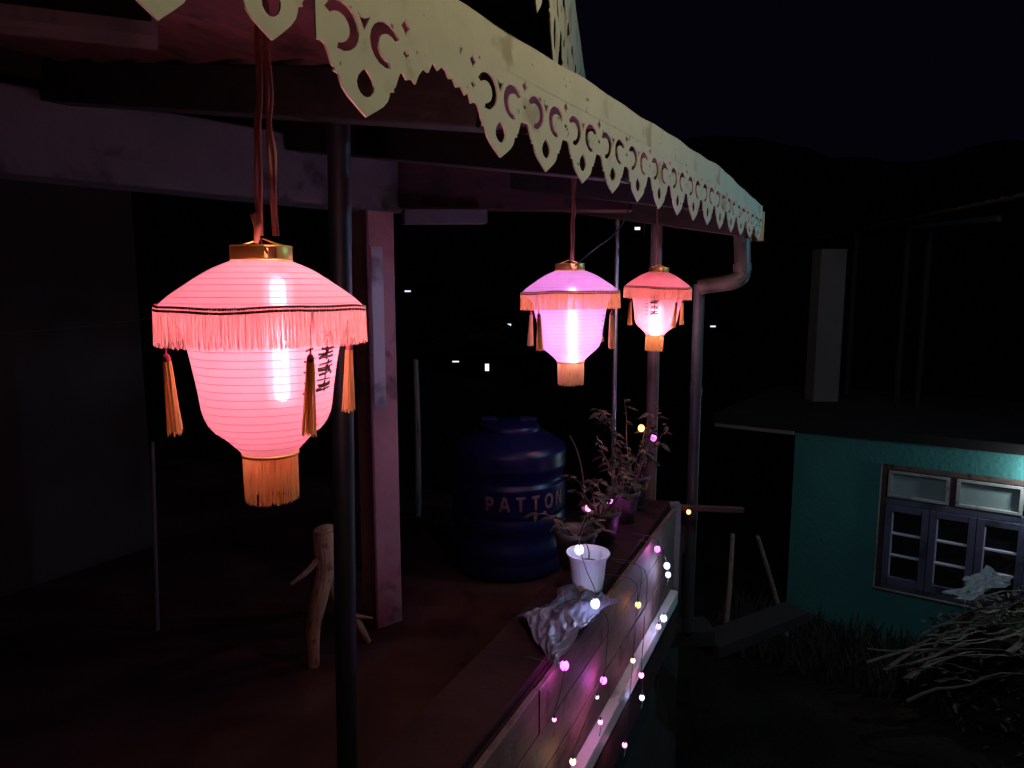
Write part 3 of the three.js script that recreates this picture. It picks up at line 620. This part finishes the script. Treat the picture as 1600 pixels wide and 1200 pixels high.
// ================================================================ gutter pipe, bar, sticks beyond the parapet
{
  const pe = W(1160, 385, 3.92), t = thing('drain_pipe', 'plastic drain pipe bending back from the fascia end then dropping', 'pipe', W(1090, 985, 4.0));
  const a = W(1159, 372, 3.92).setY(TIP + 0.06), b = W(1160, 418, 3.92), b2 = W(1152, 437, 3.92), c = W(1142, 441, 3.93), d = W(1100, 447, 3.99), e = W(1094, 449, 4.0);
  put('outlet', tube([a, a.clone().lerp(b, 0.5), b, W(1159, 430, 3.92), b2, c, c.clone().lerp(d, 0.5), d, e], 0.045, 60, 18), M.pvc, t);
  put('socket', rod(W(1160, 412, 3.92), W(1160, 424, 3.92), 0.05, 0.05, 22), M.pvc, t);
  const top = W(1093, 444, 4.04), foot = top.clone().setY(W(1085, 985, 4.04).y);
  put('downpipe', rod(foot, top, 0.032, 0.032, 20), M.greyPipe, t);
  for (const y of [0.35, 1.1]) put('pipe_collar', rod(foot.clone().setY(y), foot.clone().setY(y + 0.05), 0.036, 0.036, 20), M.greyPipe, t);
  const blockY = foot.y;
  tag(put('stepped_ledge', mergeGeometries([bar(W(1000, 1010, 4.12).setY(blockY - 0.06), W(1108, 1000, 4.15).setY(blockY - 0.06), 0.2, 0.1), bar(W(1104, 1020, 4.13).setY(blockY - 0.15), W(1240, 1035, 4.6).setY(blockY - 0.15), 0.2, 0.08)]), M.shadedConcrete), 'stepped dark concrete ledge at the foot of the drain pipe', 'ledge');
  tag(put('wooden_bar', bar(W(1064, 793, 3.86), W(1160, 797, 4.0), 0.03, 0.034), M.maroonWood), 'short reddish wooden bar beside the drain pipe, lit orange at one end', 'bar');
  tag(put('wooden_stake', branch([W(1130, 1018, 4.5), W(1139, 930, 4.52), W(1145, 834, 4.55)], 0.02, 0.015, 8, 7), M.stick), 'thin wooden stake nearly upright right of the drain pipe', 'stake');
  tag(put('wooden_stake', branch([W(1228, 992, 5.3), W(1207, 915, 5.2), W(1184, 838, 5.1)], 0.022, 0.016, 8, 7), M.stick), 'thin wooden stake leaning toward the teal wall corner', 'stake');
}

// ================================================================ neighbouring teal house
const h0 = W(1243, 675, 8).setY(0), hd = P3(0.824, 0, -0.566).normalize(), hn = P3(-0.566, 0, -0.824).normalize();      // along the wall, out of the wall
const hAt = (t, o, Y) => h0.clone().addScaledVector(hd, t).addScaledVector(hn, o).setY(Y);
const HT = W(1243, 673, 8).y, HB = GROUND - 0.1;
{
  const t = thing('teal_house', 'teal plastered house with a violet casement window and flat slab', 'house', hAt(1.5, -1, GROUND));
  const hp = { p: hAt(0, 0, 0), n: hn };
  const wp = (px, py) => { const v = onPlane(px, py, hp.p, hp.n); return [v.clone().sub(h0).dot(hd), v.y]; };
  const [wl, wt] = wp(1380, 724), [, wb] = wp(1362, 914), wr = wl + 1.36;
  // wall with the window opening
  const s = new THREE.Shape([[0, HB], [4.4, HB], [4.4, HT], [0, HT]].map(([x, y]) => new THREE.Vector2(x, y)));
  s.holes.push(new THREE.Path([[wl, wb], [wl, wt], [wr, wt], [wr, wb]].map(([x, y]) => new THREE.Vector2(x, y))));
  const basis = new THREE.Matrix4().makeBasis(hd, new THREE.Vector3(0, 1, 0), hn).setPosition(h0);
  const wall = metric(new THREE.ExtrudeGeometry(s, { depth: 0.16, bevelEnabled: false }).translate(0, 0, -0.16)); wall.applyMatrix4(basis);
  put('front_wall', wall, M.teal, t);
  put('side_wall', bar(hAt(0.08, -0.162, (HB + HT) / 2), hAt(0.08, -3.2, (HB + HT) / 2), 0.15, HT - HB), M.houseDark, t);
  put('inner_wall', bar(hAt(0.2, -1.6, (HB + HT) / 2), hAt(4.3, -1.6, (HB + HT) / 2), 0.1, HT - HB - 0.01), M.houseDark, t);
  put('slab', bar(hAt(-0.95, -1.59, HT + 0.06), hAt(4.6, -1.59, HT + 0.06), 3.3, 0.115, 0.006), M.shadedConcrete, t);
  put('lit_slab_edge', bar(hAt(-0.93, 0.03, HT - 0.022), hAt(-0.01, 0.03, HT - 0.022), 0.05, 0.045, 0.004), M.slab, t);  // paler strip stands in for the lit front edge of the slab
  // window
  const win = new THREE.Group(); win.name = 'window'; win.position.copy(hAt(wl, 0, wb).sub(t.position)); t.add(win);
  const WH = wt - wb, WW = wr - wl, tr = WH * 0.71;
  const piece = (name, x0, x1, y0, y1, z0, z1, mat) => { const c = bar(new THREE.Vector3(x0, (y0 + y1) / 2, (z0 + z1) / 2), new THREE.Vector3(x1, (y0 + y1) / 2, (z0 + z1) / 2), z1 - z0, y1 - y0, 0.003); c.applyMatrix4(new THREE.Matrix4().makeBasis(hd, new THREE.Vector3(0, 1, 0), hn).setPosition(hAt(wl, 0, wb))); return put(name, c, mat, win); };
  piece('frame', 0.002, 0.05, 0.002, WH - 0.002, -0.1, 0.012, M.maroonWood); piece('frame', WW - 0.05, WW - 0.002, 0.002, WH - 0.002, -0.1, 0.012, M.violet);
  piece('frame', 0.052, WW - 0.052, WH - 0.055, WH - 0.002, -0.1, 0.01, M.plankWood); piece('frame', 0.052, WW - 0.052, 0.002, 0.05, -0.1, 0.01, M.violet);
  piece('transom_bar', 0.052, WW - 0.052, tr - 0.035, tr + 0.035, -0.1, 0.008, M.violet);
  piece('sill', -0.02, WW + 0.02, -0.022, -0.002, -0.05, 0.03, M.concrete);
  piece('rim', -0.016, -0.002, -0.03, WH, 0.001, 0.018, M.paleFrame);
  const tw = (WW - 0.104) / 2;
  for (let k = 0; k < 2; k++) {
    const x = 0.052 + k * tw, a = x + 0.01, b = x + tw - 0.05, c = tr + 0.045, d = WH - 0.065;
    piece('light_frame', a, b, d - 0.03, d, -0.05, 0.014, M.paleFrame); piece('light_frame', a, b, c, c + 0.03, -0.05, 0.014, M.paleFrame);
    piece('light_frame', a, a + 0.035, c + 0.032, d - 0.032, -0.05, 0.014, M.paleFrame); piece('light_frame', b - 0.035, b, c + 0.032, d - 0.032, -0.05, 0.014, M.paleFrame);
    piece('pane', a + 0.036, b - 0.036, c + 0.031, d - 0.031, -0.03, -0.024, M.frosted);
    if (!k) piece('mullion', b + 0.003, b + 0.057, tr + 0.036, WH - 0.056, -0.09, 0.006, M.maroonWood);
  }
  const cw = (WW - 0.104) / 3;
  for (let k = 0; k < 3; k++) {
    const a = 0.052 + k * cw + 0.004, b = a + cw - 0.008, c = 0.055, d = tr - 0.04, st = 0.065;
    piece('stile', a, a + st, c, d, -0.045, 0.016, M.violet); piece('stile', b - st, b, c, d, -0.045, 0.016, M.violet);
    piece('rail', a + st + 0.001, b - st - 0.001, d - 0.07, d, -0.045, 0.014, M.violet); piece('rail', a + st + 0.001, b - st - 0.001, c, c + 0.09, -0.045, 0.014, M.violet);
    const y0 = c + 0.091, y1 = d - 0.071, ph = (y1 - y0) / 3;
    for (let j = 0; j < 3; j++) {
      if (j) piece('muntin', a + st, b - st, y0 + j * ph - 0.012, y0 + j * ph + 0.012, -0.04, 0.012, M.muntin);
      piece('bead', a + st + 0.001, a + st + 0.014, y0 + j * ph + 0.014, y0 + (j + 1) * ph - 0.014, -0.03, 0.01, M.muntin);
      piece('pane', a + st - 0.004, b - st + 0.004, y0 + j * ph + 0.006, y0 + (j + 1) * ph - 0.006, -0.02, -0.015, M.darkGlass);
    }
  }
  // open upper storey: pillar, posts, beam and tin roof
  const cp = G(1283, 625, HT + 0.12), cd = -cp.z, cTop = W(1285, 390, cd).y;
  put('upper_pillar', bar(cp, cp.clone().setY(cTop), 0.34, 0.3, 0.01), M.slab, t);
  for (const [x, dd] of [[1410, 9.2], [1443, 9.0], [1330, 10]]) { const q = W(x, 500, dd).setY(HT + 0.12); put('upper_post', rod(q, q.clone().setY(W(x, 362, dd).y), 0.045, 0.045, 10), M.darkWood, t); }
  const r0 = W(1190, 391, 11), r1 = W(1660, 288, 6.2), back = new THREE.Vector3(0.35, 0, -1).normalize();
  put('roof_beam', bar(W(1425, 355, 8.8), W(1562, 341, 7.5), 0.05, 0.06), M.plankWood, t);
  const tin = new THREE.PlaneGeometry(1, 1, 90, 3), p = tin.attributes.position;
  for (let i = 0; i < p.count; i++) { const a = p.getX(i) + 0.5, b = p.getY(i) + 0.5, v = r0.clone().lerp(r1, a).add(new THREE.Vector3(3.2 * b, 0.45 * b + 0.012 * Math.sin(a * 180), -1.6 * b)); p.setXYZ(i, v.x, v.y, v.z); }
  tin.computeVertexNormals(); put('tin_roof', tin, M.roof, t);
}

// brush heap and dark growth before the house
{
  const base = W(1640, 1040, 6.2).setY(GROUND);
  const mound = new THREE.SphereGeometry(1, 40, 20, 0, Math.PI * 2, 0, Math.PI / 2), p = mound.attributes.position;
  for (let i = 0; i < p.count; i++) { const k = 1 + 0.28 * (vnoise(p.getX(i) * 4 + 20, p.getZ(i) * 4 + 20, 99, 2) - 0.5) + 0.2 * (vnoise(p.getX(i) * 9 + 20, p.getY(i) * 9 + 20, 99, 5) - 0.5); p.setXYZ(i, base.x + 0.55 + p.getX(i) * 1.4 * k, base.y + p.getY(i) * 1.05 * k, base.z + p.getZ(i) * 1.0 * k); }
  mound.computeVertexNormals();
  const t = thing('brush_heap', 'heap of dry fronds and cut branches in front of the teal house', 'heap', base);
  put('earth', metric(mound), M.ground, t);
  for (let k = 0; k < 40; k++) {
    const px = rr(1470, 1760), f = (px - 1470) / 290, py = rr(mix(1000, 895, clampd(f * 1.9)), 1065), dd = rr(5.3, 6.2), len = rr(0.5, 1.4), a = rr(-0.4, 0.5);
    const s = W(px, py, dd), dir = new THREE.Vector3(Math.cos(a), rr(-0.05, 0.32), Math.sin(a) * 0.8), pts = [];
    for (let j = 0; j <= 5; j++) pts.push(s.clone().addScaledVector(dir, len * (j / 5 - 0.5)).add(new THREE.Vector3(0, rr(-0.05, 0.05) - 0.12 * (j / 5 - 0.5) ** 2, rr(-0.04, 0.04))));
    const strip = k % 5 < 3, bg = branch(pts, strip ? rr(0.02, 0.045) : rr(0.007, 0.018), strip ? 0.012 : 0.004, 9, 5);
    if (strip) { const c = new THREE.CatmullRomCurve3(pts), q = bg.attributes.position; for (let i = 0; i <= 9; i++) { const o = c.getPointAt(i / 9); for (let j = 0; j <= 5; j++) { const m = i * 6 + j; q.setY(m, o.y + (q.getY(m) - o.y) * 0.16 + 0.35 * (q.getZ(m) - o.z)); } } bg.computeVertexNormals(); }
    put(strip ? 'dry_frond' : 'branch', bg, strip ? M.bark : M.twig, t);
  }
  const NL = 2600, lm = new THREE.InstancedMesh(leafG, std(lin(0.05, 0.042, 0.034), 0.85), NL), lo = new THREE.Object3D();
  for (let k = 0; k < NL; k++) { // dead leaves lying all over the heap and round it
    const a = rr(0, 6.283), e = Math.acos(1 - rnd() * 0.98), r = 1 + rr(-0.05, 0.1), kk = rr(0.85, 1.15);
    lo.position.set(0.55 + Math.sin(e) * Math.cos(a) * 1.5 * kk * r, Math.cos(e) * 1.1 * r, Math.sin(e) * Math.sin(a) * 1.1 * kk * r);
    lo.rotation.set(rr(-0.7, 0.7), rr(0, 6.28), rr(-0.7, 0.7)); lo.scale.setScalar(rr(0.04, 0.1)); lo.updateMatrix(); lm.setMatrixAt(k, lo.matrix);
    const v = rr(0.35, 1.5); lm.setColorAt(k, lin(v, v * rr(0.8, 1), v * rr(0.7, 1)));
  }
  lm.name = 'dead_leaves'; lm.castShadow = lm.receiveShadow = true; lm.userData.kind = 'stuff'; t.add(lm);
  const g = new THREE.PlaneGeometry(1, 1, 26, 18), q = g.attributes.position, c = [W(1482, 930, 5.45), W(1535, 893, 5.5), W(1590, 908, 5.3), W(1510, 940, 5.2)];
  for (let i = 0; i < q.count; i++) { const a = q.getX(i) + 0.5, b = 0.5 - q.getY(i), v = c[0].clone().lerp(c[1], a).lerp(c[3].clone().lerp(c[2], a), b), e = Math.min(a, 1 - a, b, 1 - b); v.y += 0.07 * Math.abs(vnoise(a * 5, b * 5, 99, 7) - 0.4) + 0.04 * (vnoise(a * 13, b * 11, 99, 8) - 0.5); v.x += (vnoise(a * 8, b * 8, 99, 9) - 0.5) * 0.2 * (1 - step(0, 0.25, e)); q.setXYZ(i, v.x, v.y, v.z); }
  g.computeVertexNormals();
  tag(put('torn_sheet', g, phys(lin(0.36, 0.39, 0.38), 0.5, { clearcoat: 0.3 })), 'pale torn plastic sheet caught on the brush heap under the window', 'sheet');
}
{ // weeds at the foot of the teal wall
  const blade = new THREE.PlaneGeometry(0.05, 0.3, 1, 3).translate(0, 0.15, 0), bp = blade.attributes.position;
  for (let i = 0; i < bp.count; i++) { const f = bp.getY(i) / 0.3; bp.setX(i, bp.getX(i) * (1 - f)); bp.setZ(i, 0.08 * f * f); }
  blade.computeVertexNormals();
  const N = 2600, m = new THREE.InstancedMesh(blade, std(lin(0.02, 0.021, 0.014), 0.9), N), o = new THREE.Object3D();
  for (let k = 0; k < N; k++) { const v = hAt(rr(-0.6, 2.6), rr(0.05, 1.2), GROUND - 0.02); o.position.copy(v); o.rotation.set(rr(-0.4, 0.4), rr(0, 6.28), rr(-0.5, 0.5)); o.scale.setScalar(rr(0.4, 1.25)); o.updateMatrix(); m.setMatrixAt(k, o.matrix); }
  m.name = 'weeds'; m.castShadow = m.receiveShadow = true; m.userData = { kind: 'stuff', label: 'dark weeds growing along the foot of the teal wall', category: 'weeds' }; scene.add(m);
}

// ================================================================ lamps outside the frame
function bulbLamp(t, p, color, cd, r = 0.035, glow = 6) {
  put('bulb', new THREE.SphereGeometry(r, 18, 14).translate(p.x, p.y, p.z), std(lin(0.9, 0.9, 0.9), 0.4, { emissive: color, emissiveIntensity: glow }), t);
  const L = new THREE.PointLight(color, cd); L.castShadow = true; L.shadow.radius = r / 0.02; L.position.copy(p).sub(t.position); L.name = 'lamp_glow'; t.add(L);
}
{
  const p = hAt(2.4, 0.13, HT - 0.14), t = thing('wall_lamp', 'cool white bulb on a bracket under the teal house slab', 'lamp', p.clone());
  put('bracket', mergeGeometries([rod(hAt(2.4, -0.01, HT - 0.06), hAt(2.4, 0.13, HT - 0.06), 0.012), rod(hAt(2.4, 0.13, HT - 0.06), hAt(2.4, 0.13, HT - 0.11), 0.022)]), M.darkPot, t);
  bulbLamp(t, p, lin(0.82, 1, 1.05), 2);
}
{
  const foot = P3(3.45, GROUND, 3.05), p = P3(3.2, 2.35, 3.0), t = thing('yard_lamp', 'cool white lamp on a thin pole right of the porch eave end', 'lamp', foot);
  put('pole', rod(foot, foot.clone().setY(2.5), 0.03, 0.025), M.steelDark, t);
  put('arm', tube([foot.clone().setY(2.45), P3(3.35, 2.52, 3.03), P3(3.2, 2.46, 3.0), P3(3.2, 2.39, 3.0)], 0.012), M.steelDark, t);
  bulbLamp(t, p, lin(0.22, 0.7, 1.1), 4.4, 0.04);
}
{
  const foot = P3(2.1, GROUND, 0.9), p = P3(1.05, 3.55, 1.3), t = thing('street_lamp', 'warm bulb on a wooden pole near the viewpoint, lighting the fascia', 'lamp', foot);
  put('pole', rod(foot, foot.clone().setY(4.1), 0.07, 0.06), M.darkWood, t);
  put('arm', tube([foot.clone().setY(3.85), P3(1.5, 3.9, 1.1), P3(1.05, 3.8, 1.3), P3(1.05, 3.61, 1.3)], 0.014), M.steelDark, t);
  bulbLamp(t, p, lin(1, 0.85, 0.47), 5.4, 0.045);
}

// ================================================================ far lit houses on the hillside
const farGlass = [lin(1, 1, 1.05), lin(1, 0.92, 0.8), lin(0.8, 0.92, 1.1)].map((c) => std(lin(0.5, 0.5, 0.5), 0.5, { emissive: c, emissiveIntensity: 1.3 }));
const dimGlass = std(lin(0.5, 0.5, 0.5), 0.5, { emissive: lin(0.8, 0.8, 0.9), emissiveIntensity: 0.16 });
function farHouse(px, py, w, h, glass, label, group) {
  const r = ray(px, py); r.multiplyScalar(1 / -r.z);
  let d = 60; while (d < 380 && EYE + r.y * d > hillY(r.x * d, d) + 2.0) d += 0.5;
  const p = r.clone().multiplyScalar(d).add(camera.position), k = d / FOCAL, gy = Math.min(p.y - h * k / 2 - 0.4, hillY(p.x, d) - 0.2);
  const t = thing('distant_house', label, 'house', new THREE.Vector3(p.x, gy, p.z), group), hw = Math.max(3, w * k / 2 + 1), hh = p.y - gy + h * k / 2 + 0.8;
  local('wall', new THREE.BoxGeometry(hw * 2, hh, 6), M.houseDark, t, 0, hh / 2, -3.05);
  const s = new THREE.Shape([[-hw - 0.5, 0], [hw + 0.5, 0], [0, 1.8]].map(([x, y]) => new THREE.Vector2(x, y)));
  local('roof', new THREE.ExtrudeGeometry(s, { depth: 7, bevelEnabled: false }), M.roof, t, 0, hh, -6.5);
  local('lit_window', new THREE.BoxGeometry(w * k, h * k, 0.08), glass, t, 0, p.y - gy, 0);
}
const hg = 'lit houses on the far hillside below the eave';
for (const [x, y, w, h, label] of [
  [1000, 328, 6, 2, 'far hillside house with lit window, upper left of the topmost pair under eave'],
  [1012, 327, 7, 4, 'far hillside house with lit window, upper right of the topmost pair under eave'],
  [996, 357, 8, 4, 'far hillside house with a lone lit window left of the row of three'],
  [1034, 354, 14, 5, 'far hillside house, leftmost and widest lit window of the row of three'],
  [1046, 354, 9, 4, 'far hillside house, middle lit window of the row of three'],
  [1058, 353, 9, 5, 'far hillside house, rightmost lit window of the row of three'],
]) farHouse(x, y, w, h, farGlass[0], label, hg);
farHouse(790, 509, 17, 6, farGlass[2], 'far lit house, widest bright window left of the magenta lantern');
farHouse(778, 494, 12, 4, dimGlass, 'faint far house window just above the widest bright one');
farHouse(761, 574, 6, 11, farGlass[0], 'far house with tall narrow lit window above the water tank');
farHouse(712, 565, 10, 2, farGlass[1], 'far house with a thin bright line window above the tank, left');
farHouse(773, 540, 6, 3, dimGlass, 'faint small far window between the bright ones over the tank');
farHouse(637, 455, 9, 2, farGlass[2], 'far house with thin lit window right beside the pale pillar');
farHouse(1114, 510, 8, 2, farGlass[2], 'far house with thin lit window right of the smallest lantern');

renderer.render(scene, camera);
